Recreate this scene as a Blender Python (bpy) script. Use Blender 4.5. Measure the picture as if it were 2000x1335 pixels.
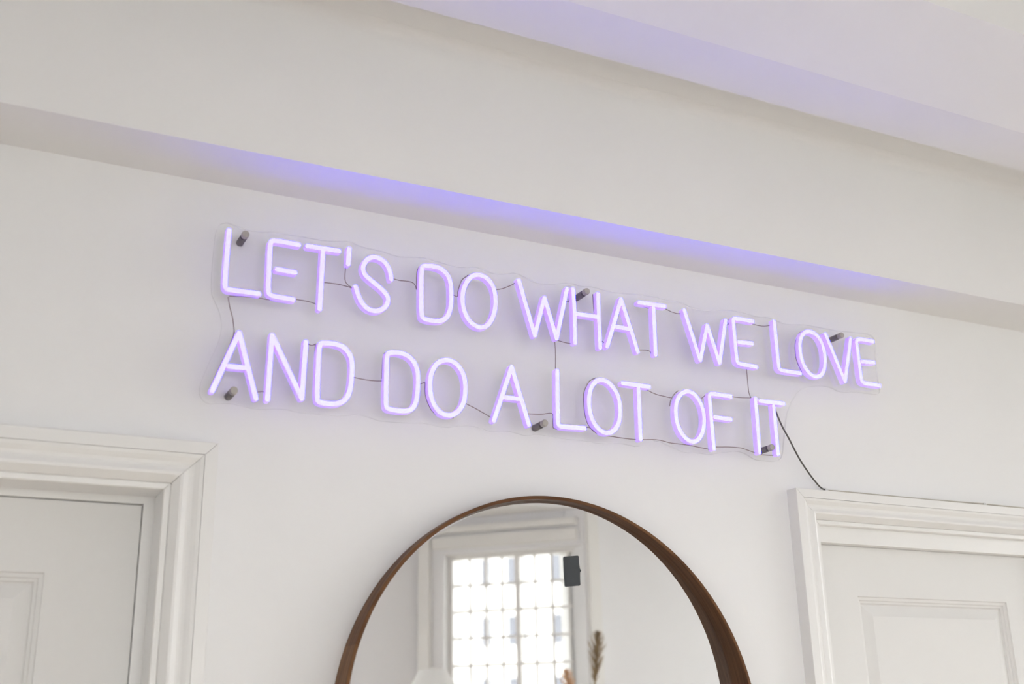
import bpy, bmesh, math, random
from mathutils import Vector, Matrix

# ------------------------------------------------------------------ clear
for o in list(bpy.data.objects):
    bpy.data.objects.remove(o, do_unlink=True)
scene = bpy.context.scene
COL = scene.collection
random.seed(7)

# ------------------------------------------------------------------ camera
H = 1.6                                   # eye height above the floor
cam_data = bpy.data.cameras.new('camera')
cam_data.sensor_width = 36.0
cam_data.lens = 2243.8 * 36.0 / 2000.0
cam_data.clip_start = 0.05
cam_data.clip_end = 300
cam_data.dof.use_dof = True
cam_data.dof.focus_distance = 2.25
cam_data.dof.aperture_fstop = 3.0
cam = bpy.data.objects.new('camera', cam_data)
COL.objects.link(cam)
cam_r = Vector((0.89477968, -0.44605106, -0.02019362))
cam_u = Vector((-0.12607042, -0.29576588, 0.94690485))
cam_f = Vector((0.42834049, 0.8447254, 0.32087914))
cam.matrix_world = Matrix(((cam_r.x, cam_u.x, -cam_f.x, 0.0),
                           (cam_r.y, cam_u.y, -cam_f.y, -1.8515),
                           (cam_r.z, cam_u.z, -cam_f.z, H),
                           (0, 0, 0, 1)))
scene.camera = cam

# ------------------------------------------------------------------ sky
world = bpy.data.worlds.new('overcast_sky')
scene.world = world
world.use_nodes = True
bg = world.node_tree.nodes['Background']
SKY = 5.8
bg.inputs['Color'].default_value = (0.985, 0.99, 1.0, 1)
bg.inputs['Strength'].default_value = SKY
world.cycles.sampling_method = 'MANUAL'
world.cycles.sample_map_resolution = 256

# daylight portals, one in every window opening (they only guide the sky light)
# corner points of the bay that the camera has its back to
BAY_R0 = Vector((2.869, -3.101))          # where the visible canted side starts
BAY_R1 = Vector((2.869 - 0.885 * 0.70711, -3.101 - 0.885 * 0.70711))
BAY_L1 = Vector((-0.06, BAY_R1.y))
BAY_L0 = Vector((BAY_L1.x - 0.885 * 0.70711, -3.101))
WALL_T = 0.22
Z_SILL, Z_HEAD = 0.55, 2.466
X_RIGHT = 4.7
SIDE_A, SIDE_B = Vector((X_RIGHT, -0.2)), Vector((X_RIGHT, -3.101))   # right-hand side wall


def portal(p, q, s0, s1, z0, z1):
    d = (q - p).normalized()
    n = Vector((d.y, -d.x))               # outwards: to the left of p -> q is the room
    if n.dot(p + d * 0.5 - Vector((1.2, -1.5))) < 0:
        n = -n
    c = p + d * (s0 + s1) / 2 + n * (WALL_T + 0.05)
    ld = bpy.data.lights.new('daylight_portal', 'AREA')
    ld.shape = 'RECTANGLE'
    ld.size = abs(s1 - s0)
    ld.size_y = z1 - z0
    ld.cycles.is_portal = True
    lo = bpy.data.objects.new('daylight_portal', ld)
    COL.objects.link(lo)
    look = Vector((-n.x, -n.y, 0))
    lo.rotation_euler = look.to_track_quat('-Z', 'Z').to_euler()
    lo.location = (c.x, c.y, (z0 + z1) / 2)


portal(BAY_R0, BAY_R1, 0.0, 0.74, Z_SILL, Z_HEAD)
portal(BAY_R1, BAY_L1, 0.50, 2.24, Z_SILL, Z_HEAD)
portal(BAY_L1, BAY_L0, 0.14, 0.88, Z_SILL, Z_HEAD)
portal(SIDE_A, SIDE_B, 0.40, 2.75, 0.3, 2.75)
portal(Vector((-1.6, -3.101)), Vector((-1.6, -0.2)), 0.15, 1.25, 0.8, 2.6)

vs = scene.view_settings
vs.view_transform = 'Standard'
vs.look = 'None'
vs.exposure = 0.0
vs.gamma = 1.0
vs.use_curve_mapping = False
scene.cycles.max_bounces = 9
scene.cycles.diffuse_bounces = 5
scene.cycles.glossy_bounces = 5
scene.cycles.transparent_max_bounces = 16
scene.cycles.caustics_reflective = False
scene.cycles.caustics_refractive = False
scene.cycles.use_denoising = True
scene.cycles.use_adaptive_sampling = True
scene.cycles.adaptive_threshold = 0.2
scene.cycles.adaptive_min_samples = 16
scene.cycles.use_light_tree = False


# ------------------------------------------------------------------ helpers
def link_mesh(name, verts, faces, mat, parent=None, smooth=False, mats=None, mat_idx=None):
    me = bpy.data.meshes.new(name)
    me.from_pydata([tuple(v) for v in verts], [], faces)
    if mats is None:
        mats = [mat]
    for m in mats:
        me.materials.append(m)
    if mat_idx:
        for p, i in zip(me.polygons, mat_idx):
            p.material_index = i
    bm = bmesh.new()
    bm.from_mesh(me)
    bmesh.ops.recalc_face_normals(bm, faces=bm.faces)
    bm.to_mesh(me)
    bm.free()
    if smooth:
        for p in me.polygons:
            p.use_smooth = True
        try:
            me.set_sharp_from_angle(angle=math.radians(38))
        except Exception:
            pass
    o = bpy.data.objects.new(name, me)
    COL.objects.link(o)
    if parent is not None:
        o.parent = parent
        o.matrix_parent_inverse = parent.matrix_world.inverted()
    return o


class Geo:
    """collects vertices and faces of one part"""
    def __init__(self):
        self.v, self.f, self.m = [], [], []

    def add(self, verts, faces, m=0):
        k = len(self.v)
        self.v += [tuple(p) for p in verts]
        self.f += [tuple(i + k for i in f) for f in faces]
        self.m += [m] * len(faces)
        return self

    def box(self, x0, x1, y0, y1, z0, z1, m=0, basis=None):
        p = [(x, y, z) for x in (x0, x1) for y in (y0, y1) for z in (z0, z1)]
        if basis:
            p = [basis(*q) for q in p]
        f = [(0, 1, 3, 2), (4, 6, 7, 5), (0, 4, 5, 1), (2, 3, 7, 6), (0, 2, 6, 4), (1, 5, 7, 3)]
        return self.add(p, f, m)

    def build(self, name, mat, parent=None, smooth=False, mats=None):
        return link_mesh(name, self.v, self.f, mat, parent, smooth, mats, self.m if mats else None)


def lathe(profile, origin, axis='z', seg=32):
    """profile: (radius, height) from bottom to top, closed with end caps"""
    g = Geo()
    v = []
    for r, h in profile:
        for k in range(seg):
            a = 2 * math.pi * k / seg
            x, y = r * math.cos(a), r * math.sin(a)
            v.append((origin[0] + x, origin[1] + y, origin[2] + h) if axis == 'z'
                     else (origin[0] + x, origin[1] + h, origin[2] + y))
    f = []
    for i in range(len(profile) - 1):
        for k in range(seg):
            a, b = i * seg + k, i * seg + (k + 1) % seg
            f.append((a, b, b + seg, a + seg))
    f.append(tuple(range(seg)))
    f.append(tuple((len(profile) - 1) * seg + k for k in range(seg)))
    return g.add(v, f)


def catmull(pts, n=5):
    pts = [Vector(p) for p in pts]
    if len(pts) < 3:
        return pts
    ext = [2 * pts[0] - pts[1]] + pts + [2 * pts[-1] - pts[-2]]
    out = []
    for i in range(1, len(ext) - 2):
        p0, p1, p2, p3 = ext[i - 1:i + 3]
        for k in range(n):
            t = k / n
            out.append(0.5 * ((2 * p1) + (p2 - p0) * t + (2 * p0 - 5 * p1 + 4 * p2 - p3) * t * t
                              + (3 * p1 - p0 - 3 * p2 + p3) * t ** 3))
    out.append(pts[-1])
    return out


def tube(pts, r, seg=6, taper=None):
    pts = [Vector(p) for p in pts]
    v, f = [], []
    for i, p in enumerate(pts):
        t = (pts[min(i + 1, len(pts) - 1)] - pts[max(i - 1, 0)]).normalized()
        up = Vector((0, 1, 0)) if abs(t.y) < 0.9 else Vector((1, 0, 0))
        a = t.cross(up).normalized()
        b = a.cross(t)
        rr = r * (taper[i] if taper else 1)
        for k in range(seg):
            q = 2 * math.pi * k / seg
            v.append(p + a * rr * math.cos(q) + b * rr * math.sin(q))
    for i in range(len(pts) - 1):
        for k in range(seg):
            a0, b0 = i * seg + k, i * seg + (k + 1) % seg
            f.append((a0, b0, b0 + seg, a0 + seg))
    f.append(tuple(range(seg)))
    f.append(tuple((len(pts) - 1) * seg + k for k in range(seg)))
    return Geo().add(v, f)


def tag(o, label, cat, group=None, kind=None):
    o['label'] = label
    o['category'] = cat
    if group:
        o['group'] = group
    if kind:
        o['kind'] = kind
    return o


def empty(name, loc=(0, 0, 0)):
    o = bpy.data.objects.new(name, None)
    o.empty_display_size = 0.05
    o.location = loc
    COL.objects.link(o)
    o.matrix_world = Matrix.Translation(loc)
    return o


# ------------------------------------------------------------------ materials
def material(name):
    m = bpy.data.materials.new(name)
    m.use_nodes = True
    return m, m.node_tree.nodes, m.node_tree.links, m.node_tree.nodes['Principled BSDF']


def paint(name, col, rough=0.55, bump=0.12, scale=60.0, vary=0.015, coord='Object'):
    m, N, L, b = material(name)
    b.inputs['Roughness'].default_value = rough
    tc = N.new('ShaderNodeTexCoord')
    n1 = N.new('ShaderNodeTexNoise')
    n1.inputs['Scale'].default_value = 2.2
    n1.inputs['Detail'].default_value = 4
    L.new(tc.outputs[coord], n1.inputs['Vector'])
    ramp = N.new('ShaderNodeValToRGB')
    ramp.color_ramp.elements[0].position = 0.3
    ramp.color_ramp.elements[1].position = 0.7
    ramp.color_ramp.elements[0].color = (*[c * (1 - vary) for c in col], 1)
    ramp.color_ramp.elements[1].color = (*[min(1, c * (1 + vary)) for c in col], 1)
    L.new(n1.outputs['Fac'], ramp.inputs['Fac'])
    L.new(ramp.outputs['Color'], b.inputs['Base Color'])
    n2 = N.new('ShaderNodeTexNoise')
    n2.inputs['Scale'].default_value = scale
    n2.inputs['Detail'].default_value = 3
    L.new(tc.outputs[coord], n2.inputs['Vector'])
    bp = N.new('ShaderNodeBump')
    bp.inputs['Strength'].default_value = bump
    bp.inputs['Distance'].default_value = 0.002
    L.new(n2.outputs['Fac'], bp.inputs['Height'])
    L.new(bp.outputs['Normal'], b.inputs['Normal'])
    return m


M_WALL = paint('wall_paint', (0.865, 0.86, 0.852), 0.6, 0.10, 45)
M_CEIL = paint('ceiling_paint', (0.865, 0.857, 0.845), 0.7, 0.15, 35)
M_TRIM = paint('gloss_trim_paint', (0.84, 0.83, 0.81), 0.32, 0.05, 90, 0.01)
M_DOOR = paint('door_paint', (0.78, 0.77, 0.75), 0.5, 0.06, 80, 0.01)
M_FRAME_OUT = paint('window_frame_paint', (0.86, 0.845, 0.80), 0.4, 0.05, 60, 0.01)


def walnut(name, dark, light, grain=38.0):
    m, N, L, b = material(name)
    tc = N.new('ShaderNodeTexCoord')
    mp = N.new('ShaderNodeMapping')
    mp.inputs['Scale'].default_value = (1.5, grain, 1.5)
    L.new(tc.outputs['Object'], mp.inputs['Vector'])
    n = N.new('ShaderNodeTexNoise')
    n.inputs['Scale'].default_value = 4.0
    n.inputs['Detail'].default_value = 6
    n.inputs['Distortion'].default_value = 0.6
    L.new(mp.outputs['Vector'], n.inputs['Vector'])
    r = N.new('ShaderNodeValToRGB')
    r.color_ramp.elements[0].position = 0.33
    r.color_ramp.elements[1].position = 0.68
    r.color_ramp.elements[0].color = (*dark, 1)
    r.color_ramp.elements[1].color = (*light, 1)
    L.new(n.outputs['Fac'], r.inputs['Fac'])
    L.new(r.outputs['Color'], b.inputs['Base Color'])
    b.inputs['Roughness'].default_value = 0.5
    b.inputs['Specular IOR Level'].default_value = 0.18
    bp = N.new('ShaderNodeBump')
    bp.inputs['Strength'].default_value = 0.15
    bp.inputs['Distance'].default_value = 0.001
    L.new(n.outputs['Fac'], bp.inputs['Height'])
    L.new(bp.outputs['Normal'], b.inputs['Normal'])
    return m


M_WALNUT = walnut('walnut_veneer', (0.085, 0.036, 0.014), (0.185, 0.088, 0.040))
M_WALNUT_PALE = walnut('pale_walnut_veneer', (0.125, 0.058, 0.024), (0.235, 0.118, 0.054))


def plain(name, col, rough=0.5, metal=0.0, spec=None, noise=0.08, scale=25.0):
    m, N, L, b = material(name)
    tc = N.new('ShaderNodeTexCoord')
    n = N.new('ShaderNodeTexNoise')
    n.inputs['Scale'].default_value = scale
    n.inputs['Detail'].default_value = 3
    L.new(tc.outputs['Object'], n.inputs['Vector'])
    r = N.new('ShaderNodeValToRGB')
    r.color_ramp.elements[0].color = (*[c * (1 - noise) for c in col], 1)
    r.color_ramp.elements[1].color = (*[min(1, c * (1 + noise)) for c in col], 1)
    L.new(n.outputs['Fac'], r.inputs['Fac'])
    L.new(r.outputs['Color'], b.inputs['Base Color'])
    b.inputs['Roughness'].default_value = rough
    b.inputs['Metallic'].default_value = metal
    return m


M_STEEL = plain('brushed_steel', (0.20, 0.185, 0.18), 0.5, 0.3, noise=0.2, scale=180)
M_STEEL_CAP = plain('steel_cap', (0.44, 0.41, 0.38), 0.5, 0.3, noise=0.15, scale=180)
M_WIRE = plain('brown_wire', (0.30, 0.23, 0.22), 0.5)
M_CABLE = plain('grey_cable', (0.10, 0.09, 0.075), 0.5)
M_CORD_PALE = plain('pale_cord', (0.50, 0.46, 0.38), 0.5)
M_CLIP = plain('white_plastic', (0.82, 0.82, 0.80), 0.4)
M_TAG = plain('black_tag', (0.035, 0.040, 0.045), 0.55, noise=0.2, scale=60)
M_BACKING = plain('mirror_backing', (0.25, 0.22, 0.18), 0.8)

# mirror glass
M_MIRROR, N, L, b = material('mirror_glass')
N.remove(b)
gl = N.new('ShaderNodeBsdfGlossy')
gl.inputs['Color'].default_value = (0.97, 0.975, 0.97, 1)
gl.inputs['Roughness'].default_value = 0.0
L.new(gl.outputs[0], N['Material Output'].inputs['Surface'])


def clear_sheet(name, tint, gloss_fac, edge=None):
    """thin clear sheet: straight-through transmission plus a Fresnel sheen"""
    m, N, L, b = material(name)
    N.remove(b)
    tr = N.new('ShaderNodeBsdfTransparent')
    tr.inputs['Color'].default_value = (*tint, 1)
    g = N.new('ShaderNodeBsdfGlossy')
    g.inputs['Roughness'].default_value = 0.02
    fr = N.new('ShaderNodeFresnel')
    fr.inputs['IOR'].default_value = 1.45
    mu = N.new('ShaderNodeMath')
    mu.operation = 'MULTIPLY'
    mu.inputs[1].default_value = gloss_fac
    L.new(fr.outputs[0], mu.inputs[0])
    mix = N.new('ShaderNodeMixShader')
    L.new(mu.outputs[0], mix.inputs['Fac'])
    L.new(tr.outputs[0], mix.inputs[1])
    L.new(g.outputs[0], mix.inputs[2])
    L.new(mix.outputs[0], N['Material Output'].inputs['Surface'])
    return m


M_ACRYLIC = clear_sheet('clear_acrylic', (0.998, 0.998, 0.998), 0.10)
M_PANE = clear_sheet('window_glass', (0.97, 0.975, 0.97), 0.6)
# polished cut edge of the acrylic sheet: a little darker than the faces
M_ACR_EDGE, N, L, b = material('acrylic_cut_edge')
b.inputs['Base Color'].default_value = (0.50, 0.48, 0.50, 1)
b.inputs['Roughness'].default_value = 0.3
b.inputs['Alpha'].default_value = 0.15

# neon flex: white silicone lit from inside by violet diodes
EMIT = (0.64, 0.22, 15.5)
EMIT_SIDE = (0.28, 0.12, 0.95)


def neon(name, base, emit):
    m, N, L, b = material(name)
    b.inputs['Base Color'].default_value = (*base, 1)
    b.inputs['Roughness'].default_value = 0.45
    mx = max(emit)
    b.inputs['Emission Color'].default_value = (*[e / mx for e in emit], 1)
    b.inputs['Emission Strength'].default_value = mx
    return m


M_NEON = neon('neon_dome', (0.30, 0.84, 0.86), EMIT)
M_NEON_SIDE = neon('neon_side', (0.62, 0.58, 0.70), EMIT_SIDE)
M_NEON_BACK = plain('flex_back', (0.55, 0.54, 0.56), 0.6)


# ------------------------------------------------------------------ sign layout (metres on the wall: x, z)
LETTERS = [
    ('l', [(False, [(0.3819, 2.4158), (0.3808, 2.374), (0.38, 2.3174), (0.3823, 2.309), (0.3874, 2.3075), (0.4391, 2.3082)])]),
    ('e', [(False, [(0.5041, 2.4095), (0.4602, 2.4103), (0.4544, 2.4068), (0.4529, 2.3985), (0.4534, 2.3567), (0.4534, 2.3192), (0.4556, 2.3107), (0.4623, 2.3074), (0.4984, 2.3069)]), (False, [(0.4664, 2.3578), (0.4995, 2.3569)])]),
    ('t', [(False, [(0.5185, 2.41), (0.5773, 2.4106)]), (False, [(0.5473, 2.4069), (0.5449, 2.2966)])]),
    ('apostrophe', [(False, [(0.595, 2.4189), (0.5939, 2.3881)])]),
    ('s', [(False, [(0.6751, 2.3725), (0.6728, 2.3888), (0.6623, 2.4058), (0.6427, 2.4119), (0.6276, 2.4031), (0.6203, 2.3863), (0.6253, 2.3727), (0.6396, 2.3627), (0.6581, 2.3512), (0.6705, 2.3377), (0.6687, 2.3231), (0.6587, 2.312), (0.6447, 2.3069), (0.6307, 2.3099), (0.6205, 2.3193), (0.6132, 2.334), (0.6088, 2.3486)])]),
    ('d', [(True, [(0.7337, 2.405), (0.7384, 2.4094), (0.7522, 2.4117), (0.7693, 2.4109), (0.7844, 2.4016), (0.7919, 2.3847), (0.7929, 2.3562), (0.7917, 2.335), (0.7857, 2.3184), (0.7757, 2.3082), (0.7609, 2.3049), (0.7389, 2.3059), (0.7338, 2.3109), (0.7334, 2.3534)])]),
    ('o', [(True, [(0.8424, 2.41), (0.8612, 2.4087), (0.8756, 2.3969), (0.8826, 2.3785), (0.8831, 2.3528), (0.8778, 2.3306), (0.8665, 2.3121), (0.8532, 2.3047), (0.838, 2.3074), (0.8251, 2.3188), (0.817, 2.3366), (0.8145, 2.3574), (0.8173, 2.377), (0.8279, 2.399)])]),
    ('w', [(False, [(0.9325, 2.4126), (0.9639, 2.3053), (0.9873, 2.3854), (1.0108, 2.3058), (1.0378, 2.4115)])]),
    ('h', [(False, [(1.0515, 2.4136), (1.0526, 2.3647), (1.051, 2.3019)]), (False, [(1.1073, 2.4121), (1.1069, 2.3659), (1.1069, 2.2994)]), (False, [(1.0572, 2.362), (1.1055, 2.363)])]),
    ('a', [(False, [(1.1228, 2.3041), (1.1603, 2.4086), (1.1929, 2.3021)]), (False, [(1.1448, 2.3482), (1.1765, 2.3474)])]),
    ('t', [(False, [(1.2018, 2.4075), (1.2653, 2.4085)]), (False, [(1.2364, 2.4023), (1.2344, 2.3018)])]),
    ('w', [(False, [(1.3112, 2.4075), (1.3419, 2.3034), (1.3663, 2.3822), (1.3899, 2.3036), (1.4142, 2.4)])]),
    ('e', [(False, [(1.4858, 2.4073), (1.4412, 2.4082), (1.4342, 2.4053), (1.4337, 2.3968), (1.4341, 2.3168), (1.4361, 2.31), (1.4433, 2.3079), (1.4846, 2.3067)]), (False, [(1.4432, 2.3555), (1.479, 2.3576)])]),
    ('l', [(False, [(1.5425, 2.4163), (1.5425, 2.3166), (1.5442, 2.3092), (1.5518, 2.3066), (1.6007, 2.307)])]),
    ('o', [(True, [(1.6327, 2.4069), (1.6531, 2.4036), (1.6663, 2.3905), (1.6727, 2.3717), (1.6735, 2.3497), (1.6695, 2.3273), (1.6582, 2.3095), (1.6426, 2.3036), (1.6284, 2.3067), (1.6153, 2.3183), (1.6074, 2.3366), (1.6052, 2.358), (1.6072, 2.3777), (1.6167, 2.3974)])]),
    ('v', [(False, [(1.6819, 2.4063), (1.7222, 2.3032), (1.7536, 2.406)])]),
    ('e', [(False, [(1.8194, 2.4072), (1.778, 2.4075), (1.7701, 2.4044), (1.7692, 2.3943), (1.7697, 2.3149), (1.7711, 2.3077), (1.779, 2.3054), (1.8228, 2.305)]), (False, [(1.7784, 2.355), (1.8146, 2.3572)])]),
    ('a', [(False, [(0.3709, 2.1298), (0.4091, 2.2349), (0.4427, 2.125)]), (False, [(0.3948, 2.1746), (0.4222, 2.1752)])]),
    ('n', [(False, [(0.4618, 2.1252), (0.4644, 2.2381), (0.5199, 2.1334), (0.5229, 2.2344)])]),
    ('d', [(True, [(0.5466, 2.2318), (0.5513, 2.2353), (0.5646, 2.237), (0.58, 2.2367), (0.5937, 2.2311), (0.6032, 2.2186), (0.6065, 2.2015), (0.6053, 2.1724), (0.6026, 2.1529), (0.5947, 2.1381), (0.5812, 2.1304), (0.5661, 2.1294), (0.5502, 2.1301), (0.5457, 2.1343), (0.5458, 2.1845)])]),
    ('d', [(True, [(0.669, 2.2294), (0.6739, 2.234), (0.687, 2.2363), (0.7042, 2.2349), (0.7186, 2.2257), (0.7269, 2.2098), (0.7285, 2.1881), (0.7272, 2.1623), (0.7233, 2.1442), (0.7143, 2.1332), (0.6993, 2.1301), (0.6735, 2.1309), (0.6683, 2.1355), (0.6687, 2.1811)])]),
    ('o', [(True, [(0.7818, 2.235), (0.7976, 2.2325), (0.8103, 2.2219), (0.8186, 2.2046), (0.8199, 2.1826), (0.8172, 2.1602), (0.8081, 2.1433), (0.7951, 2.1331), (0.7826, 2.1308), (0.7682, 2.1362), (0.7573, 2.1498), (0.7513, 2.1689), (0.7506, 2.1926), (0.7557, 2.2132), (0.7661, 2.2276)])]),
    ('a', [(False, [(0.8755, 2.1307), (0.9136, 2.237), (0.9468, 2.1297)]), (False, [(0.8991, 2.1772), (0.9292, 2.177)])]),
    ('l', [(False, [(1.0097, 2.2418), (1.0069, 2.1433), (1.0085, 2.1356), (1.0147, 2.1329), (1.0654, 2.1354)])]),
    ('o', [(True, [(1.1058, 2.2355), (1.1224, 2.2316), (1.1361, 2.2181), (1.1442, 2.1996), (1.1453, 2.1762), (1.1407, 2.1524), (1.1291, 2.1365), (1.1144, 2.1298), (1.1015, 2.1317), (1.0891, 2.141), (1.0798, 2.1568), (1.0756, 2.1774), (1.0766, 2.1986), (1.0828, 2.2185), (1.0936, 2.2309)])]),
    ('t', [(False, [(1.1533, 2.2335), (1.2152, 2.2331)]), (False, [(1.1892, 2.228), (1.1874, 2.1251)])]),
    ('o', [(True, [(1.3041, 2.2352), (1.3193, 2.2314), (1.332, 2.2194), (1.34, 2.2002), (1.3411, 2.1781), (1.336, 2.1556), (1.324, 2.137), (1.3094, 2.1307), (1.2957, 2.1344), (1.2827, 2.1462), (1.2746, 2.165), (1.2725, 2.1866), (1.2763, 2.2089), (1.2874, 2.2267)])]),
    ('f', [(False, [(1.4121, 2.2349), (1.3655, 2.2361), (1.3582, 2.2334), (1.3574, 2.2244), (1.3588, 2.1216)]), (False, [(1.367, 2.1869), (1.4072, 2.1865)])]),
    ('i', [(False, [(1.4736, 2.2382), (1.4719, 2.1238)])]),
    ('t', [(False, [(1.4855, 2.2337), (1.547, 2.2343)]), (False, [(1.5194, 2.227), (1.5185, 2.1245)])]),
]
WIRES = [
    [(0.3906, 2.3003), (0.414, 2.3029), (0.4396, 2.3046), (0.4581, 2.3041), (0.4974, 2.3048)],
    [(0.5057, 2.3118), (0.5257, 2.3114), (0.5412, 2.3082), (0.543, 2.3011)],
    [(0.3893, 2.2985), (0.3936, 2.2799), (0.3992, 2.2616), (0.4037, 2.2357)],
    [(0.4022, 2.2388), (0.4022, 2.2322), (0.3963, 2.2116), (0.3856, 2.1823), (0.3752, 2.1534), (0.3686, 2.1344)],
    [(0.5552, 2.3511), (0.5787, 2.3518), (0.5966, 2.3501), (0.6066, 2.348)],
    [(0.5926, 2.3868), (0.5923, 2.3621), (0.5985, 2.3529), (0.6066, 2.3491)],
    [(0.6832, 2.3788), (0.6946, 2.3775), (0.7145, 2.3782), (0.7239, 2.3748), (0.7282, 2.365)],
    [(0.7282, 2.3648), (0.7286, 2.3976), (0.7331, 2.4111)],
    [(0.8008, 2.3655), (0.8094, 2.3641), (0.8106, 2.3745), (0.8184, 2.3972), (0.8317, 2.4101)],
    [(0.8905, 2.3902), (0.903, 2.3939), (0.9238, 2.4053), (0.9319, 2.4121)],
    [(1.0413, 2.3887), (1.0469, 2.3906), (1.0483, 2.4137)],
    [(1.0191, 2.3056), (1.032, 2.304), (1.0485, 2.3029)],
    [(1.0125, 2.3025), (1.0128, 2.2788), (1.0117, 2.2486)],
    [(1.1017, 2.413), (1.1017, 2.3881), (1.1033, 2.3703)],
    [(1.1177, 2.3176), (1.1224, 2.3149), (1.1237, 2.3085)],
    [(1.1793, 2.3443), (1.1856, 2.3237), (1.1912, 2.3054)],
    [(1.2036, 2.3108), (1.2201, 2.3125), (1.2288, 2.3103), (1.231, 2.3049)],
    [(1.2084, 2.4044), (1.2212, 2.404), (1.2314, 2.4027)],
    [(1.2719, 2.408), (1.2912, 2.4026), (1.307, 2.4026), (1.3115, 2.4091)],
    [(1.4222, 2.3938), (1.4285, 2.3964), (1.432, 2.4088)],
    [(1.4915, 2.4057), (1.5169, 2.4049), (1.5374, 2.4092), (1.5427, 2.4173)],
    [(1.4658, 2.3025), (1.4656, 2.2745), (1.4665, 2.2514), (1.4703, 2.2415)],
    [(1.62, 2.4053), (1.6062, 2.385), (1.6014, 2.3673), (1.6015, 2.3406), (1.6127, 2.3143)],
    [(1.7666, 2.409), (1.7638, 2.3985)],
    [(0.4476, 2.1396), (0.4574, 2.1411), (0.4594, 2.1372), (0.4599, 2.128)],
    [(0.5291, 2.2339), (0.5367, 2.2324), (0.5427, 2.2357)],
    [(0.5427, 2.2366), (0.5433, 2.1827), (0.5426, 2.1484), (0.546, 2.1327)],
    [(0.6132, 2.1842), (0.6387, 2.1824), (0.6624, 2.1836), (0.6669, 2.1876)],
    [(0.6643, 2.1873), (0.6652, 2.221), (0.6685, 2.2363)],
    [(0.7354, 2.1861), (0.7457, 2.1909)],
    [(0.7457, 2.1903), (0.7458, 2.1704), (0.751, 2.1532), (0.7613, 2.1375), (0.7819, 2.1282), (0.8007, 2.1311)],
    [(0.8251, 2.1601), (0.8474, 2.1515), (0.873, 2.14), (0.8761, 2.1353)],
    [(0.9305, 2.1725), (0.9366, 2.1506), (0.9453, 2.129)],
    [(0.95, 2.154), (0.977, 2.1557), (0.9975, 2.1599), (1.0031, 2.1563), (1.0025, 2.1387), (1.009, 2.1305), (1.0643, 2.1318)],
    [(1.0988, 2.2408), (1.084, 2.2311), (1.0732, 2.2121), (1.0706, 2.198), (1.0716, 2.1685), (1.0776, 2.147), (1.091, 2.133), (1.1096, 2.1277)],
    [(1.0725, 2.1388), (1.0796, 2.1405), (1.0911, 2.1343), (1.1049, 2.1283), (1.1286, 2.1278), (1.1622, 2.1267), (1.1853, 2.1267)],
    [(1.2006, 2.2297), (1.2156, 2.2292), (1.2377, 2.2229), (1.2704, 2.2198)],
    [(1.2665, 2.2018), (1.2706, 2.2154), (1.2801, 2.2287), (1.2897, 2.2364)],
    [(1.3461, 2.227), (1.3617, 2.2393)],
    [(1.4218, 2.2387), (1.4462, 2.2391), (1.4711, 2.2414)],
    [(1.1976, 2.1278), (1.2286, 2.1307), (1.2484, 2.1293), (1.2658, 2.1272), (1.3038, 2.1267), (1.3549, 2.1226)],
    [(1.3692, 2.1287), (1.4078, 2.1321), (1.4345, 2.1323), (1.4503, 2.1292), (1.4701, 2.125)],
    [(1.4794, 2.1229), (1.4985, 2.1229), (1.518, 2.1244)],
    [(1.4886, 2.2304), (1.5025, 2.2307), (1.5178, 2.23)],
]
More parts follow.
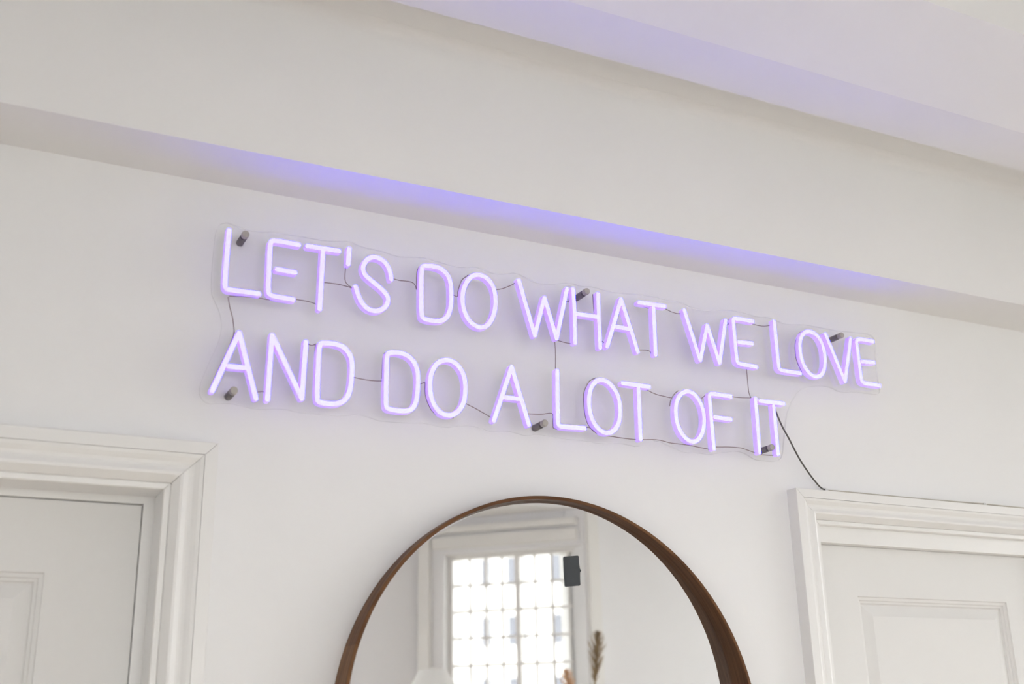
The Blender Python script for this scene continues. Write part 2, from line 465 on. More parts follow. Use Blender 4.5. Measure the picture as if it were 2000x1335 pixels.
PANEL_OUTLINE = [
    (0.3678, 2.4286), (0.3748, 2.4329), (0.383, 2.4347), (0.4084, 2.4281), (0.429, 2.4268), (0.4609, 2.4316), (0.5128, 2.4327), (0.5522, 2.4315),
    (0.5819, 2.4358), (0.5979, 2.4397), (0.6245, 2.4317), (0.6574, 2.4311), (0.6908, 2.4252), (0.7086, 2.4268), (0.734, 2.4314), (0.7662, 2.4293),
    (0.7988, 2.425), (0.8252, 2.4251), (0.8475, 2.431), (0.8654, 2.4284), (0.8878, 2.4233), (0.9107, 2.4266), (0.9338, 2.4335), (0.9568, 2.4257),
    (0.98, 2.4182), (1.0083, 2.4205), (1.0515, 2.4312), (1.0805, 2.4273), (1.1052, 2.4312), (1.1322, 2.4267), (1.1673, 2.4264), (1.2083, 2.4311),
    (1.2523, 2.4325), (1.2834, 2.429), (1.3126, 2.4299), (1.3439, 2.4203), (1.3708, 2.4183), (1.4126, 2.4269), (1.4389, 2.43), (1.4669, 2.4305),
    (1.4893, 2.4289), (1.5117, 2.4253), (1.538, 2.4298), (1.5577, 2.4253), (1.5862, 2.4194), (1.6343, 2.4262), (1.6642, 2.4262), (1.6944, 2.4254),
    (1.7341, 2.4251), (1.7875, 2.4286), (1.8256, 2.43), (1.8376, 2.4214), (1.8379, 2.4074), (1.8325, 2.3535), (1.8327, 2.3159), (1.8356, 2.2988),
    (1.8284, 2.2894), (1.8095, 2.288), (1.76, 2.2879), (1.7165, 2.2818), (1.6994, 2.2884), (1.6789, 2.2914), (1.6548, 2.2894), (1.6246, 2.2835),
    (1.6029, 2.2727), (1.5826, 2.2492), (1.5684, 2.2265), (1.5597, 2.2024), (1.5532, 2.1748), (1.5475, 2.1514), (1.5419, 2.1282), (1.535, 2.1174),
    (1.5178, 2.1122), (1.4902, 2.1114), (1.4685, 2.1119), (1.4506, 2.1215), (1.427, 2.1268), (1.3972, 2.1213), (1.357, 2.113), (1.3312, 2.1138),
    (1.2977, 2.1116), (1.2754, 2.1178), (1.232, 2.1321), (1.209, 2.1226), (1.1888, 2.1129), (1.1671, 2.116), (1.143, 2.1166), (1.1094, 2.1119),
    (1.0743, 2.1151), (1.028, 2.1144), (0.9827, 2.118), (0.9695, 2.1178), (0.9448, 2.1125), (0.9272, 2.1163), (0.9076, 2.1189), (0.8792, 2.1137),
    (0.8578, 2.1177), (0.8366, 2.1212), (0.8154, 2.1191), (0.7882, 2.112), (0.7614, 2.1152), (0.743, 2.1173), (0.7086, 2.1133), (0.6668, 2.1127),
    (0.6616, 2.1127), (0.6399, 2.1182), (0.6243, 2.1198), (0.5917, 2.1142), (0.5633, 2.1127), (0.5352, 2.1128), (0.5167, 2.1131), (0.4982, 2.1158),
    (0.4799, 2.1152), (0.4584, 2.1117), (0.4369, 2.1113), (0.4172, 2.1156), (0.3996, 2.1164), (0.3788, 2.1129), (0.3685, 2.1122), (0.3581, 2.1179),
    (0.3528, 2.1304), (0.3557, 2.1489), (0.3673, 2.1852), (0.3764, 2.2087), (0.382, 2.232), (0.3826, 2.251), (0.3777, 2.2717), (0.3683, 2.2894),
    (0.3615, 2.3028), (0.3602, 2.3461), (0.3613, 2.3856), (0.3622, 2.4156),
]

# ================================================================== SETTING
X_L, X_R = -1.6, X_RIGHT
Z_CEIL = H + 1.5
Y_FRONT = -3.101

# door openings (x from, x to, head height)
D1 = dict(x0=-0.512, x1=0.3135, zt=H + 0.372)        # left door
D2 = dict(x0=1.639, x1=2.445, zt=H + 0.394)          # right door

g = Geo()
z_top = H + 0.92
for x0, x1, z0 in ((X_L, D1['x0'], 0), (D1['x0'], D1['x1'], D1['zt']), (D1['x1'], D2['x0'], 0),
                   (D2['x0'], D2['x1'], D2['zt']), (D2['x1'], X_R, 0)):
    g.box(x0, x1, 0.0, 0.14, z0, z_top)
wall_back = g.build('wall_back', M_WALL)
tag(wall_back, 'white painted wall carrying the neon sign and round mirror', 'wall', kind='structure')

# boxed-in beam above the sign, with a small plaster cove against the ceiling
prof = [(0.14, 0.92), (-0.14, 0.92), (-0.14, 1.203)]
for k in range(1, 7):
    a = math.pi / 2 * k / 6
    prof.append((-0.14 - 0.022 * (1 - math.cos(a)), 1.203 + 0.022 * math.sin(a)))
prof += [(-0.17, 1.24), (0.14, 1.24)]
n = len(prof)
v = [(X_L, y, H + z) for y, z in prof] + [(X_R, y, H + z) for y, z in prof]
f = [(i, (i + 1) % n, (i + 1) % n + n, i + n) for i in range(n)] + [tuple(range(n)), tuple(range(n, 2 * n))]
beam = link_mesh('ceiling_beam', v, f, M_CEIL, smooth=True)
tag(beam, 'white boxed-in beam running above the neon sign', 'beam', kind='structure')

# stepped ceiling edge: recess strip, dropped flat band, sloping band, riser, main ceiling
prof = [(-0.158, 1.2251), (-0.281, 1.2251), (-0.281, 1.18), (-0.407, 1.18), (-0.598, 1.2495), (-0.598, 1.5)]
prof += [(Y_FRONT - 0.3, 1.5), (Y_FRONT - 0.3, 1.6), (-0.158, 1.6)]
n = len(prof)
v = [(X_L, y, H + z) for y, z in prof] + [(X_R, y, H + z) for y, z in prof]
f = [(i, (i + 1) % n, (i + 1) % n + n, i + n) for i in range(n)] + [tuple(range(n)), tuple(range(n, 2 * n))]
ceiling = link_mesh('ceiling', v, f, M_CEIL)
tag(ceiling, 'white ceiling with a stepped plaster edge over the beam', 'ceiling', kind='structure')


# floor of oak boards
m, N, L, b = material('oak_floor')
tc = N.new('ShaderNodeTexCoord')
br = N.new('ShaderNodeTexBrick')
br.inputs['Color1'].default_value = (0.62, 0.52, 0.42, 1)
br.inputs['Color2'].default_value = (0.68, 0.58, 0.47, 1)
br.inputs['Mortar'].default_value = (0.12, 0.08, 0.05, 1)
br.inputs['Scale'].default_value = 1.0
br.inputs['Mortar Size'].default_value = 0.003
br.inputs['Brick Width'].default_value = 1.4
br.inputs['Row Height'].default_value = 0.14
L.new(tc.outputs['Object'], br.inputs['Vector'])
L.new(br.outputs['Color'], b.inputs['Base Color'])
b.inputs['Roughness'].default_value = 0.45
M_FLOOR = m
tag(Geo().box(X_L - 0.15, X_R + 0.15, -4.0, 0.3, -0.1, 0.0).build('floor', M_FLOOR),
    'oak board floor of the room', 'floor', kind='structure')

# ------------------------------------------------------------------ doors
CASE_PROFILE = [(0.0, 0.0), (0.0, 0.008), (0.0015, 0.0098), (0.010, 0.0100), (0.0114, 0.0086), (0.0122, 0.0118),
                (0.0222, 0.0212), (0.0240, 0.0228), (0.0285, 0.0236), (0.0330, 0.0217), (0.0370, 0.0199),
                (0.0415, 0.0192), (0.0460, 0.0204), (0.0500, 0.0228), (0.0545, 0.0252), (0.0590, 0.0264),
                (0.0605, 0.0264), (0.0605, 0.0240), (0.0613, 0.0240), (0.0613, 0.0270), (0.0822, 0.0270),
                (0.0830, 0.0262), (0.0830, 0.0)]


def casing(parent, x0, x1, zt, width, so, sh):
    """architrave round a door: two legs and a head, mitred at the corners"""
    pf = [(o * so, h * sh) for o, h in CASE_PROFILE]
    e = 0.00035
    runs = [[((x1 + o, -h, 0.0), (x1 + o, -h, zt + o - e)) for o, h in pf],
            [((x0 - o, -h, 0.0), (x0 - o, -h, zt + o - e)) for o, h in pf],
            [((x0 - o + e, -h, zt + o), (x1 + o - e, -h, zt + o)) for o, h in pf]]
    for run in runs:
        k = len(run)
        v = [a for a, _ in run] + [c for _, c in run]
        f = [(i, i + 1, i + 1 + k, i + k) for i in range(k - 1)]
        f += [(k - 1, 0, k, 2 * k - 1), tuple(range(k)), tuple(range(k, 2 * k))]
        link_mesh('casing', v, f, M_TRIM, parent)


def door_leaf(parent, x0, x1, zb, zt, yf, panels, mat, thick=0.04):
    """panelled leaf: slab face with holes, and a moulded raised panel in every hole"""
    g = Geo()
    xs = sorted({x0, x1, *[p[0] for p in panels], *[p[1] for p in panels]})
    zs = sorted({zb, zt, *[p[2] for p in panels], *[p[3] for p in panels]})
    for i in range(len(xs) - 1):
        for j in range(len(zs) - 1):
            cx, cz = (xs[i] + xs[i + 1]) / 2, (zs[j] + zs[j + 1]) / 2
            if any(p[0] < cx < p[1] and p[2] < cz < p[3] for p in panels):
                continue
            g.box(xs[i], xs[i + 1], yf, yf + thick, zs[j], zs[j + 1])
    leaf = g.build('leaf', mat, parent)
    steps = [(0.0, 0.0), (0.0015, 0.0035), (0.007, 0.0045), (0.009, 0.0075), (0.013, 0.0085), (0.0150, 0.0125),
             (0.0165, 0.0130), (0.040, 0.0040), (0.0405, 0.0040)]
    for (a, c, d, e) in panels:
        v, f = [], []
        for ins, dep in steps:
            v += [(a + ins, yf + dep, d + ins), (c - ins, yf + dep, d + ins),
                  (c - ins, yf + dep, e - ins), (a + ins, yf + dep, e - ins)]
        for k in range(len(steps) - 1):
            for s in range(4):
                f.append((4 * k + s, 4 * k + (s + 1) % 4, 4 * k + 4 + (s + 1) % 4, 4 * k + 4 + s))
        q = 4 * (len(steps) - 1)
        f.append((q, q + 1, q + 2, q + 3))
        link_mesh('panel', v, f, mat, leaf)
    return leaf


# left door: deep lining, planted stop, leaf set back
door_1 = empty('door_1', (0, 0, 0))
tag(door_1, 'white panelled door in a moulded frame, left of the mirror', 'door', kind='structure')
x0, x1, zt = D1['x0'], D1['x1'], D1['zt']
casing(door_1, x0, x1, zt, 0.078, 0.94, 1.0)
r = 0.003
g = Geo()
g.box(x1 + r, x1 + 0.03, 0.0, 0.14, 0, zt + 0.03)
g.box(x0 - 0.03, x0 - r, 0.0, 0.14, 0, zt + 0.03)
g.box(x0 - r, x1 + r, 0.0, 0.14, zt + r, zt + 0.03)
g.build('lining', M_TRIM, door_1)
g = Geo()
g.box(0.2960, x1 + r, 0.060, 0.14, 0, zt + r)
g.box(x0 - r, x0 + 0.016, 0.060, 0.14, 0, zt + r)
g.box(x0 + 0.016, 0.2960, 0.060, 0.14, H + 0.3605, zt + r)
g.build('stop', M_TRIM, door_1)
lx0, lx1, lzt = x0 + 0.018, 0.2947, H + 0.3590
pz = [(lx0 + 0.135, lx1 - 0.136, 1.02, H + 0.246), (lx0 + 0.135, lx1 - 0.136, 0.22, 0.82)]
door_leaf(door_1, lx0, lx1, 0.008, lzt, 0.069, pz, M_DOOR)

# right door: shallow rebate
door_2 = empty('door_2', (D2['x0'], 0, 0))
tag(door_2, 'white panelled door in a moulded frame, right of the mirror', 'door', kind='structure')
x0, x1, zt = D2['x0'], D2['x1'], D2['zt']
casing(door_2, x0, x1, zt, 0.0685, 0.0685 / 0.083, 1.10)
g = Geo()
g.box(x1 + 0.001, x1 + 0.03, 0.0, 0.14, 0, zt + 0.03)
g.box(x0 - 0.03, x0 - 0.001, 0.0, 0.14, 0, zt + 0.03)
g.box(x0, x1, 0.004, 0.14, H + 0.3605, zt + 0.03)
g.build('lining', M_TRIM, door_2)
lx0, lx1 = x0 + 0.002, x1 - 0.002
pz = [(1.759, 2.201, 1.02, H + 0.2555), (1.759, 2.201, 0.22, 0.82)]
g = Geo()
g.box(2.320, x1 + 0.001, 0.004, 0.14, 0, H + 0.3605)
g.build('stop', M_TRIM, door_2)
door_leaf(door_2, lx0, 2.318, 0.008, H + 0.3600, 0.030, pz, M_DOOR)

# ------------------------------------------------------------------ bay window behind the camera
Z_BAY = H + 1.045


def frame2d(p, q):
    d = (q - p).normalized()
    n = Vector((d.y, -d.x))
    if n.dot(p + d * 0.5 - Vector((1.2, -1.5))) < 0:
        n = -n
    return (lambda s, o, z: (p.x + d.x * s + n.x * o, p.y + d.y * s + n.y * o, z)), (q - p).length


def bay_side(name, label, p, q, s0, s1, cols, rows, casements, Z_BAY=Z_BAY, Z_SILL=Z_SILL, Z_HEAD=Z_HEAD):
    """wall segment p->q with a glazed opening s0..s1; o runs outwards"""
    B, ln = frame2d(p, q)
    g = Geo()
    g.box(0, s0, 0, WALL_T, 0, Z_BAY, basis=B)
    g.box(s1, ln, 0, WALL_T, 0, Z_BAY, basis=B)
    g.box(s0, s1, 0, WALL_T, 0, Z_SILL, basis=B)
    g.box(s0, s1, 0, WALL_T, Z_HEAD, Z_BAY, basis=B)
    wall = g.build(name[0], M_WALL)
    tag(wall, label[0], 'wall', kind='structure')
    win = empty(name[1], B((s0 + s1) / 2, 0, Z_SILL))
    tag(win, label[1], 'window', kind='structure')
    o0, o1 = 0.075, 0.115
    fw = 0.022
    g = Geo()
    g.box(s0, s1, o0 - 0.01, o1 + 0.02, Z_SILL, Z_SILL + 0.05, basis=B)
    g.box(s0, s1, o0 - 0.01, o1 + 0.02, Z_HEAD - fw, Z_HEAD, basis=B)
    g.box(s0, s0 + fw, o0 - 0.01, o1 + 0.02, Z_SILL + 0.05, Z_HEAD - fw, basis=B)
    g.box(s1 - fw, s1, o0 - 0.01, o1 + 0.02, Z_SILL + 0.05, Z_HEAD - fw, basis=B)
    g.build('window_frame', M_FRAME_OUT, win)
    g = Geo()
    g.box(s0 - 0.05, s1 + 0.05, -0.05, o0 - 0.01, Z_SILL - 0.035, Z_SILL, basis=B)
    g.build('window_sill', M_FRAME_OUT, win)
    # head mouldings on the room side
    for z0, z1, pr in ((Z_HEAD + 0.024, Z_HEAD + 0.085, 0.022), (Z_HEAD + 0.100, Z_HEAD + 0.135, 0.030)):
        Geo().box(max(0.03, s0 - 0.06), min(ln - 0.03, s1 + 0.06), -pr, 0.0, z0, z1, basis=B).build('head_moulding', M_FRAME_OUT, win)
    zb, zt = Z_SILL + 0.05, Z_HEAD - fw
    w = (s1 - s0 - 2 * fw) / casements
    pane_me = bar_me = None
    for c in range(casements):
        a = s0 + fw + c * w
        if c:
            Geo().box(a - 0.012, a + 0.012, o0 - 0.008, o1 + 0.01, zb, zt, basis=B).build('mullion', M_FRAME_OUT, win)
        cw, rh = w / cols, (zt - zb) / rows
        for k in range(1, cols):
            s = a + k * cw
            Geo().box(s - 0.006, s + 0.006, o0 + 0.012, o1 - 0.012, zb, zt, basis=B).build('glazing_bar', M_FRAME_OUT, win)
        for j in range(1, rows):
            z = zb + j * rh
            Geo().box(a, a + w, o0 + 0.013, o1 - 0.013, z - 0.006, z + 0.006, basis=B).build('glazing_bar', M_FRAME_OUT, win)
        for k in range(cols):
            for j in range(rows):
                s, z = a + k * cw, zb + j * rh
                Geo().box(s + 0.001, s + cw - 0.001, o0 + 0.018, o0 + 0.021, z + 0.001, z + rh - 0.001, basis=B).build('pane', M_PANE, win)
    return B, ln


B_R, LEN_R = bay_side(('wall_front', 'window_1'),
                      ('canted white bay wall round the small-paned window in the mirror',
                       'white casement window with small square panes, reflected in the mirror'),
                      BAY_R0, BAY_R1, 0.0, 0.742, 4, 14, 2)
bay_side(('wall_front', 'window_2'),
         ('flat middle wall of the bay behind the photographer',
          'wide middle window of the bay behind the photographer'),
         BAY_R1, BAY_L1, 0.50, 2.24, 3, 4, 2)
bay_side(('wall_front', 'window_3'),
         ('canted bay wall on the far side from the mirrored window',
          'canted bay window on the far side from the mirrored one'),
         BAY_L1, BAY_L0, 0.143, 0.885, 2, 4, 2)

bay_side(('wall_right', 'added_window_4'),  # unseen window, added to let more daylight in from the right
         ('white side wall beyond the right-hand door', 'unseen wide window added for daylight in the side wall beyond the right-hand door'),
         Vector((X_R, 0.14)), Vector((X_R, Y_FRONT - 0.25)), 0.74, 3.09, 3, 4, 2, Z_CEIL, 0.3, 2.75)

bay_side(('wall_left', 'added_window_5'),  # unseen window, added to brighten the bay wall reflected in the mirror
         ('white side wall beyond the left-hand door', 'unseen tall window added for daylight in the side wall beyond the left-hand door'),
         Vector((X_L, Y_FRONT - 0.25)), Vector((X_L, 0.14)), 0.40, 1.50, 2, 4, 2, Z_CEIL, 0.8, 2.6)

# the flat pieces of that wall on both sides of the bay, the lintel over it and the bay ceiling
g = Geo()
g.box(BAY_R0.x, X_R, Y_FRONT - 0.25, Y_FRONT, 0, Z_CEIL)
tag(g.build('wall_front', M_WALL), 'plain white wall beside the window, filling the right of the mirror', 'wall', kind='structure')
g = Geo()
g.box(X_L, BAY_L0.x, Y_FRONT - 0.25, Y_FRONT, 0, Z_CEIL)
tag(g.build('wall_front', M_WALL), 'plain white wall behind the photographer on the left', 'wall', kind='structure')
g = Geo()
g.box(BAY_L0.x, BAY_R0.x, Y_FRONT - 0.25, Y_FRONT, Z_BAY, Z_CEIL)
tag(g.build('trim_1', M_WALL), 'white lintel over the bay window opening', 'lintel', kind='structure')
g = Geo()
g.box(BAY_L0.x - 0.3, BAY_R0.x + 0.3, -4.1, Y_FRONT - 0.25, Z_BAY, Z_BAY + 0.12)
tag(g.build('ceiling', M_CEIL), 'low flat ceiling inside the bay window', 'ceiling', kind='structure')
# corner posts
g = Geo()
g.box(BAY_R0.x + 0.012, BAY_R0.x + 0.070, Y_FRONT - 0.01, Y_FRONT + 0.030, 0, Z_BAY)
tag(g.build('trim_2', M_FRAME_OUT), 'cream upright trim between mirrored window and plain wall', 'trim', kind='structure')
g = Geo()
g.box(LEN_R - 0.075, LEN_R - 0.015, -0.03, 0.01, 0, Z_BAY, basis=B_R)
tag(g.build('trim_3', M_FRAME_OUT), 'cream upright trim on the far edge of the mirrored window', 'trim', kind='structure')

# ================================================================== NEON SIGN
Y_ACR0, Y_ACR1 = -0.0285, -0.0335          # back and front of the acrylic sheet
HALF_W = 0.00435
TUBE = [(-1.0, 0.0), (-1.0, 0.0119), (-0.93, 0.0125), (0.0, 0.0127), (0.93, 0.0125), (1.0, 0.0119), (1.0, 0.0)]


def chaikin(p, closed, it=2):
    for _ in range(it):
        q = []
        k = len(p)
        rng = range(k) if closed else range(k - 1)
        for i in rng:
            a, c = p[i], p[(i + 1) % k]
            q += [a * 0.75 + c * 0.25, a * 0.25 + c * 0.75]
        if not closed:
            q = [p[0]] + q + [p[-1]]
        p = q
    return p


def split_sharp(p):
    runs, cur = [], [p[0]]
    for i in range(1, len(p)):
        cur.append(p[i])
        if i < len(p) - 1:
            a, c = (p[i] - p[i - 1]).normalized(), (p[i + 1] - p[i]).normalized()
            if a.dot(c) < 0.35:
                runs.append(cur)
                cur = [p[i]]
    runs.append(cur)
    return runs


def neon_sweep(g, p, closed):
    """flex section swept along p (x, z); dome faces the room"""
    secs = []
    k = len(p)
    for i in range(k):
        if closed:
            t = (p[(i + 1) % k] - p[i - 1]).normalized()
        else:
            t = (p[min(i + 1, k - 1)] - p[max(i - 1, 0)]).normalized()
        secs.append((p[i], t, 1.0))
    if not closed:
        a, ta, _ = secs[0]
        c, tc_, _ = secs[-1]
        pre = [(a - ta * HALF_W * 0.8 * math.sin(q), ta, max(0.12, math.cos(q))) for q in (1.45, 1.0, 0.55)]
        post = [(c + tc_ * HALF_W * 0.8 * math.sin(q), tc_, max(0.12, math.cos(q))) for q in (0.55, 1.0, 1.45)]
        secs = pre + secs + post
    m = len(TUBE)
    v = []
    for q, t, w in secs:
        nx, nz = -t.y, t.x
        for a, h in TUBE:
            hh = h if h == 0 else h * (0.9 + 0.1 * w)
            v.append((q.x + nx * a * HALF_W * w, Y_ACR1 - hh, q.y + nz * a * HALF_W * w))
    f, mi = [], []
    s = len(secs)
    for i in range(s if closed else s - 1):
        j = (i + 1) % s
        for c in range(m - 1):
            f.append((i * m + c, i * m + c + 1, j * m + c + 1, j * m + c))
            mi.append(1 if c in (0, 1, m - 3, m - 2) else 0)
        f.append((i * m + m - 1, i * m, j * m, j * m + m - 1))      # opaque back of the flex
        mi.append(2)
    if not closed:
        f += [tuple(range(m)), tuple((s - 1) * m + c for c in range(m))]
        mi += [1, 1]
    b0 = len(g.v)
    g.v += v
    g.f += [tuple(i + b0 for i in q) for q in f]
    g.m += mi


sign = empty('neon_sign', (1.1, 0.0, 2.1))
tag(sign, "violet neon sign reading LET'S DO WHAT WE LOVE AND DO A LOT OF IT", 'neon sign')
ROUND = set('lefdos')
for letter, strokes in LETTERS:
    part = None
    for closed, pts in strokes:
        p = [Vector(q) for q in pts]
        g = Geo()
        if closed or (letter in ROUND and len(p) > 3):
            neon_sweep(g, chaikin(p, closed, 2 if letter == 's' or closed else 1), closed)
        else:
            for run in split_sharp(p):
                neon_sweep(g, run, False)
        nm = 'apostrophe' if letter == 'apostrophe' else 'letter_tube'
        if part is None:
            part = link_mesh(nm, g.v, g.f, None, sign, True, [M_NEON, M_NEON_SIDE, M_NEON_BACK], g.m)
            part['label'] = 'glowing violet apostrophe' if letter == 'apostrophe' else 'glowing violet letter ' + letter.upper()
        else:
            link_mesh('stroke', g.v, g.f, None, part, True, [M_NEON, M_NEON_SIDE, M_NEON_BACK], g.m)

# clear acrylic back sheet with a wavy cut outline
loop = [Vector(p) for p in PANEL_OUTLINE]
loop = chaikin(loop, True, 1)
k = len(loop)
v = [(p.x, Y_ACR0, p.y) for p in loop] + [(p.x, Y_ACR1 + 0.0003, p.y) for p in loop]
f = [tuple(range(k)), tuple(range(k, 2 * k))] + [(i, (i + 1) % k, (i + 1) % k + k, i + k) for i in range(k)]
acr = link_mesh('acrylic_sheet', v, f, None, sign, False, [M_ACRYLIC, M_ACR_EDGE], [0, 0] + [1] * k)
acr['label'] = 'clear acrylic sheet with a wavy cut edge'

for w in WIRES:
    pts = catmull([Vector((x, -0.0345 - 0.0012, z)) for x, z in w], 4)
    tube(pts, 0.00085, 6).build('wire', M_WIRE, sign, True)

for x, z in ((0.411, 0.8145), (0.407, 0.536), (1.0845, 0.8145), (0.982, 0.538), (1.7315, 0.8115), (1.508, 0.539)):
    s = lathe([(0.0060, 0.0), (0.0064, -0.0008), (0.0064, -0.0275), (0.0058, -0.0284)], (x, -0.0002, H + z), 'y', 20)
    bolt = s.build('standoff_bolt', M_STEEL, sign, True)
    lathe([(0.0063, -0.0340), (0.0066, -0.0350), (0.0066, -0.0425), (0.0060, -0.0440), (0.0030, -0.0442)],
          (x, 0, H + z), 'y', 20).build('cap', M_STEEL_CAP, bolt, True)

# power cable drooping to the right door frame and clipped along its top
cable = empty('power_cable', (1.66, 0.0, H + 0.466))
tag(cable, 'thin dark cable hanging from the neon sign to the right-hand door frame', 'cable')
pts = catmull([(1.5325, -0.0275, 2.236), (1.54, -0.026, 2.223), (1.554, -0.024, 2.194),
               (1.573, -0.022, 2.165), (1.594, -0.020, 2.130), (1.621, -0.016, 2.099), (1.645, -0.012, 2.078),
               (1.659, -0.008, 2.0715), (1.668, -0.006, 2.0695)], 5)
tube(pts, 0.0017, 8).build('hanging_run', M_CABLE, cable, True)
pts = catmull([(1.668, -0.006, 2.0690), (1.80, -0.0055, 2.0692), (1.95, -0.0055, 2.0688), (2.10, -0.0060, 2.0700),
               (2.137, -0.006, 2.0700), (2.30, -0.0055, 2.0692), (2.52, -0.0055, 2.0690)], 6)
tube(pts, 0.0015, 8).build('clipped_run', M_CORD_PALE, cable, True)
for x in (1.672, 2.137):
    g = Geo()
    g.box(x - 0.0035, x + 0.0035, -0.009, -0.0005, 2.0665, 2.0725)
    g.box(x - 0.0012, x + 0.0012, -0.0115, -0.009, 2.0682, 2.0708)
    g.build('cable_clip', M_CLIP, cable)

# ================================================================== ROUND MIRROR
mx, mz, R = 0.999, H + 0.0048, 0.40
TH = 0.0062
mirror = empty('round_mirror', (mx, 0.0, mz - R))
tag(mirror, 'round wall mirror with a deep walnut frame, hanging under the neon sign', 'mirror')


def depth(a):
    return 0.0646 - 0.0333 * math.sin(a)


def frame_arc(a0, a1, mat, seg):
    """bent walnut band, shallow at the top and deep like a shelf at the bottom"""
    v, f = [], []
    cs = []
    e = 0.0008
    for i in range(seg + 1):
        a = a0 + (a1 - a0) * i / seg
        d = depth(a)
        sec = [(R, -0.0005), (R, -(d - e)), (R - e, -d), (R - TH + e, -d), (R - TH, -(d - e)), (R - TH, -0.0005)]
        cs.append([(mx + r_ * math.cos(a), y, mz + r_ * math.sin(a)) for r_, y in sec])
    m = 6
    for c in cs:
        v += c
    for i in range(seg):
        for s in range(m):
            f.append((i * m + s, i * m + (s + 1) % m, (i + 1) * m + (s + 1) % m, (i + 1) * m + s))
    f += [tuple(range(m)), tuple(seg * m + s for s in range(m))]
    return link_mesh('frame_band', v, f, mat, mirror, True)


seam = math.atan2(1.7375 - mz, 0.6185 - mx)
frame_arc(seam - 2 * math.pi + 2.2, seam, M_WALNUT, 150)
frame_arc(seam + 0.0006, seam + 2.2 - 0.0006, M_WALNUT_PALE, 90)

RG = R - TH - 0.0004
k = 128
v = [(mx, -0.0141, mz)]
for rr, y in ((RG - 0.004, -0.0141), (RG, -0.0138), (RG, -0.0100)):
    v += [(mx + rr * math.cos(2 * math.pi * i / k), y, mz + rr * math.sin(2 * math.pi * i / k)) for i in range(k)]
f = [(0, 1 + i, 1 + (i + 1) % k) for i in range(k)]
for ring in (0, 1):
    f += [(1 + ring * k + i, 1 + ring * k + (i + 1) % k, 1 + ring * k + k + (i + 1) % k, 1 + ring * k + k + i) for i in range(k)]
link_mesh('mirror_glass', v, f, M_MIRROR, mirror)
lathe([(RG, -0.0010), (RG, -0.0098)], (mx, 0, mz), 'y', 96).build('backing_board', M_BACKING, mirror)

# black tag on the glass
TAG = [(1.0270, 1.8970), (1.0285, 1.8988), (1.0560, 1.9020), (1.0580, 1.9008), (1.0582, 1.8885), (1.0597, 1.8785),
       (1.0622, 1.8750), (1.0597, 1.8712), (1.0592, 1.8600), (1.0594, 1.8500), (1.0580, 1.8482), (1.0300, 1.8452),
       (1.0282, 1.8468), (1.0272, 1.8730)]
k = len(TAG)
v = [(x, -0.0143, z) for x, z in TAG] + [(x, -0.0160, z) for x, z in TAG]
f = [tuple(range(k)), tuple(range(k, 2 * k))] + [(i, (i + 1) % k, (i + 1) % k + k, i + k) for i in range(k)]
tag(link_mesh('tag', v, f, M_TAG), 'small black rectangular tag on the upper glass of the round mirror', 'tag')

# ================================================================== SEEN ONLY IN THE MIRROR
# dried plumes in a tall floor vase
M_CERAMIC = plain('ceramic_glaze', (0.62, 0.57, 0.50), 0.4)
M_PLUME = plain('dried_plume', (0.36, 0.27, 0.15), 0.9, noise=0.35, scale=40)
M_PEACH = plain('peach_plume', (0.78, 0.54, 0.33), 0.9, noise=0.25, scale=40)
M_STALK = plain('dried_stalk', (0.42, 0.34, 0.20), 0.8)
vx, vy = 2.02, -2.02
vase = lathe([(0.085, 0.0), (0.11, 0.01), (0.13, 0.18), (0.12, 0.36), (0.075, 0.56), (0.055, 0.66), (0.068, 0.72),
              (0.060, 0.72), (0.048, 0.655), (0.03, 0.60)], (vx, vy, 0.0), 'z', 40).build('floor_vase', M_CERAMIC, None, True)
tag(vase, 'tall pale ceramic floor vase holding dried plumes', 'vase')


def plume(label, tip, bend, mat, ln, rad):
    root = empty('dried_plume', (vx, vy, 0.62))
    tag(root, label, 'dried plant')
    base = Vector((vx, vy, 0.62))
    tip = Vector(tip)
    pts = catmull([base, base.lerp(tip, 0.35) + Vector((0, 0, 0.10)), base.lerp(tip, 0.7) + Vector(bend), tip], 10)
    tube(pts, 0.004, 6).build('stalk', M_STALK, root, True)
    g = Geo()
    rnd = random.Random(len(label))
    end = pts[-1]
    dirv = (pts[-1] - pts[-4]).normalized()
    for i in range(220):
        t = rnd.random()
        c = end - dirv * ln * (1 - t)
        w = rad * math.sin(math.pi * (0.12 + 0.83 * t)) + 0.003
        a = rnd.random() * 6.283
        side = dirv.cross(Vector((math.cos(a), math.sin(a), 0.3))).normalized()
        e = c + side * w + dirv * w * 1.4
        nrm = side.cross(dirv).normalized() * 0.0022
        g.add([c - nrm, c + nrm, e + nrm * 0.3, e - nrm * 0.3], [(0, 1, 2, 3)])
    fl = g.build('plume_hair', mat, root)
    fl['kind'] = 'stuff'


plume('brown dried plume reflected at the edge of the mirrored window', (2.152, -1.795, 1.925), (0.02, 0.02, 0.06), M_PLUME, 0.17, 0.034)
plume('peach dried plume drooping low in the mirror', (2.045, -1.845, 1.795), (0.04, 0.03, 0.16), M_PEACH, 0.12, 0.028)

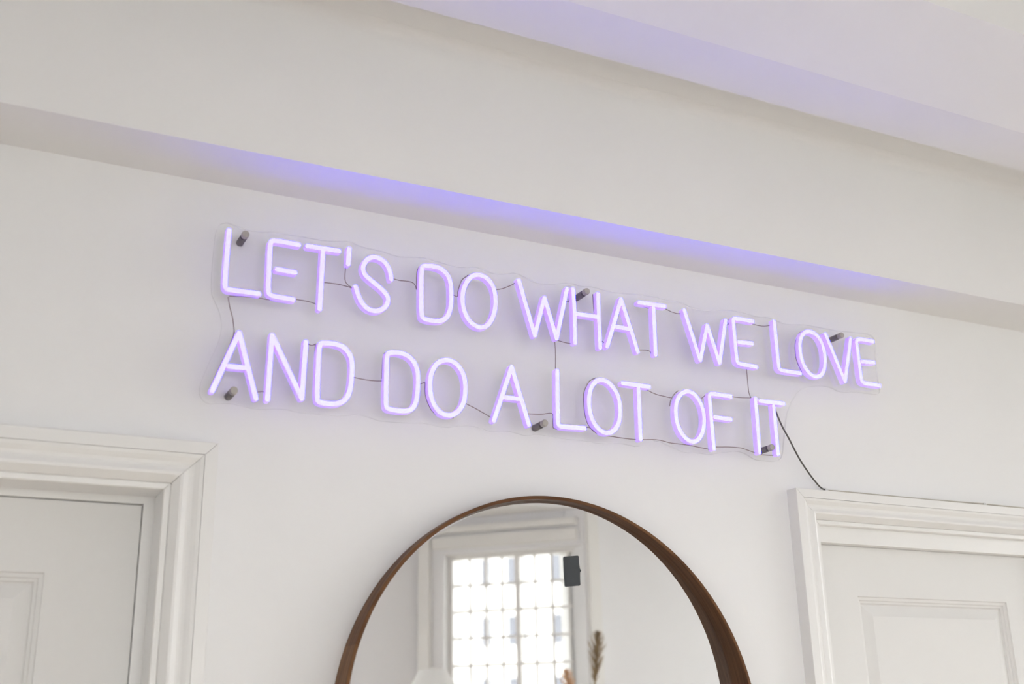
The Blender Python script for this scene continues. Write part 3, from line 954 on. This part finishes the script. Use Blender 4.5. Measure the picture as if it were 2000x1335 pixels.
# standing lamp with a white cone shade
M_SHADE = plain('white_shade', (0.86, 0.86, 0.85), 0.7, noise=0.02)
N, L = M_SHADE.node_tree.nodes, M_SHADE.node_tree.links
tl = N.new('ShaderNodeBsdfTranslucent')
tl.inputs['Color'].default_value = (0.92, 0.92, 0.90, 1)
mixs = N.new('ShaderNodeMixShader')
mixs.inputs['Fac'].default_value = 0.6
L.new(N['Principled BSDF'].outputs[0], mixs.inputs[1])
L.new(tl.outputs[0], mixs.inputs[2])
L.new(mixs.outputs[0], N['Material Output'].inputs['Surface'])
M_BRASS = plain('lamp_metal', (0.45, 0.42, 0.36), 0.35, 0.9)
lx, ly = 1.865, -2.62
lamp = empty('floor_lamp', (lx, ly, 0))
tag(lamp, 'standing lamp with white cone shade, low in the mirror', 'lamp')
lathe([(0.14, 0.0), (0.14, 0.015), (0.12, 0.022), (0.02, 0.026)], (lx, ly, 0), 'z', 40).build('base', M_BRASS, lamp, True)
lathe([(0.009, 0.024), (0.009, 1.85)], (lx, ly, 0), 'z', 16).build('pole', M_BRASS, lamp, True)
v, f = [], []
for i in range(48):
    a = 2 * math.pi * i / 48
    for rr, zz in ((0.20, 1.60), (0.055, 1.842), (0.011, 1.850)):
        v.append((lx + rr * math.cos(a), ly + rr * math.sin(a), zz))
for i in range(48):
    j = (i + 1) % 48
    f += [(3 * i, 3 * j, 3 * j + 1, 3 * i + 1), (3 * i + 1, 3 * j + 1, 3 * j + 2, 3 * i + 2)]
link_mesh('lamp_shade', v, f, M_SHADE, lamp, True)

# building across the street, seen through the mirrored window
M_RENDER = paint('pale_render', (0.78, 0.77, 0.74), 0.8, 0.1, 6)
M_DARKPANE = plain('far_pane', (0.15, 0.155, 0.175), 0.6)
M_STREET = plain('street', (0.42, 0.42, 0.41), 0.85, scale=2)
tag(Geo().box(-60, 110, -110, 60, -4.3, -4.1).build('ground', M_STREET), 'pale grey street outside the bay window', 'street', kind='structure')

fd = Vector((-0.70711, -0.70711))            # along the facade
fn = Vector((0.70711, -0.70711))             # away from the room
fc = Vector((2.869, -3.101)) + fn * 52.0     # facade origin, square on to the mirrored window
bld = empty('apartment_building', (fc.x, fc.y, -4.1))
tag(bld, 'pale building with rows of grey windows through the mirrored window', 'building')


def FB(s, o, z):
    return (fc.x + fd.x * s + fn.x * o, fc.y + fd.y * s + fn.y * o, z)


S0, S1 = -9.0, 42.0
Geo().box(S0, S1, 0, 9.0, -4.1, 13.2, basis=FB).build('facade', M_RENDER, bld)
for z in (1.9, 4.85, 7.8, 12.6):
    Geo().box(S0, S1, -0.35, 0.0, z, z + 0.42, basis=FB).build('cornice', M_RENDER, bld)
for z0, hh in ((-0.6, 1.7), (2.75, 1.5), (5.7, 1.6), (8.7, 1.9)):
    s = S0 + 0.8
    i = 0
    while s < S1 - 1.6:
        ww = (1.15, 0.7, 1.35)[i % 3]
        w_ = Geo().box(s, s + ww, -0.04, 0.02, z0, z0 + hh, basis=FB).build('window', M_RENDER, bld)
        Geo().box(s + 0.06, s + ww - 0.06, -0.06, -0.04, z0 + 0.06, z0 + hh - 0.06, basis=FB).build('pane', M_DARKPANE, w_)
        s += ww + (0.75, 1.0, 1.3)[i % 3]
        i += 1
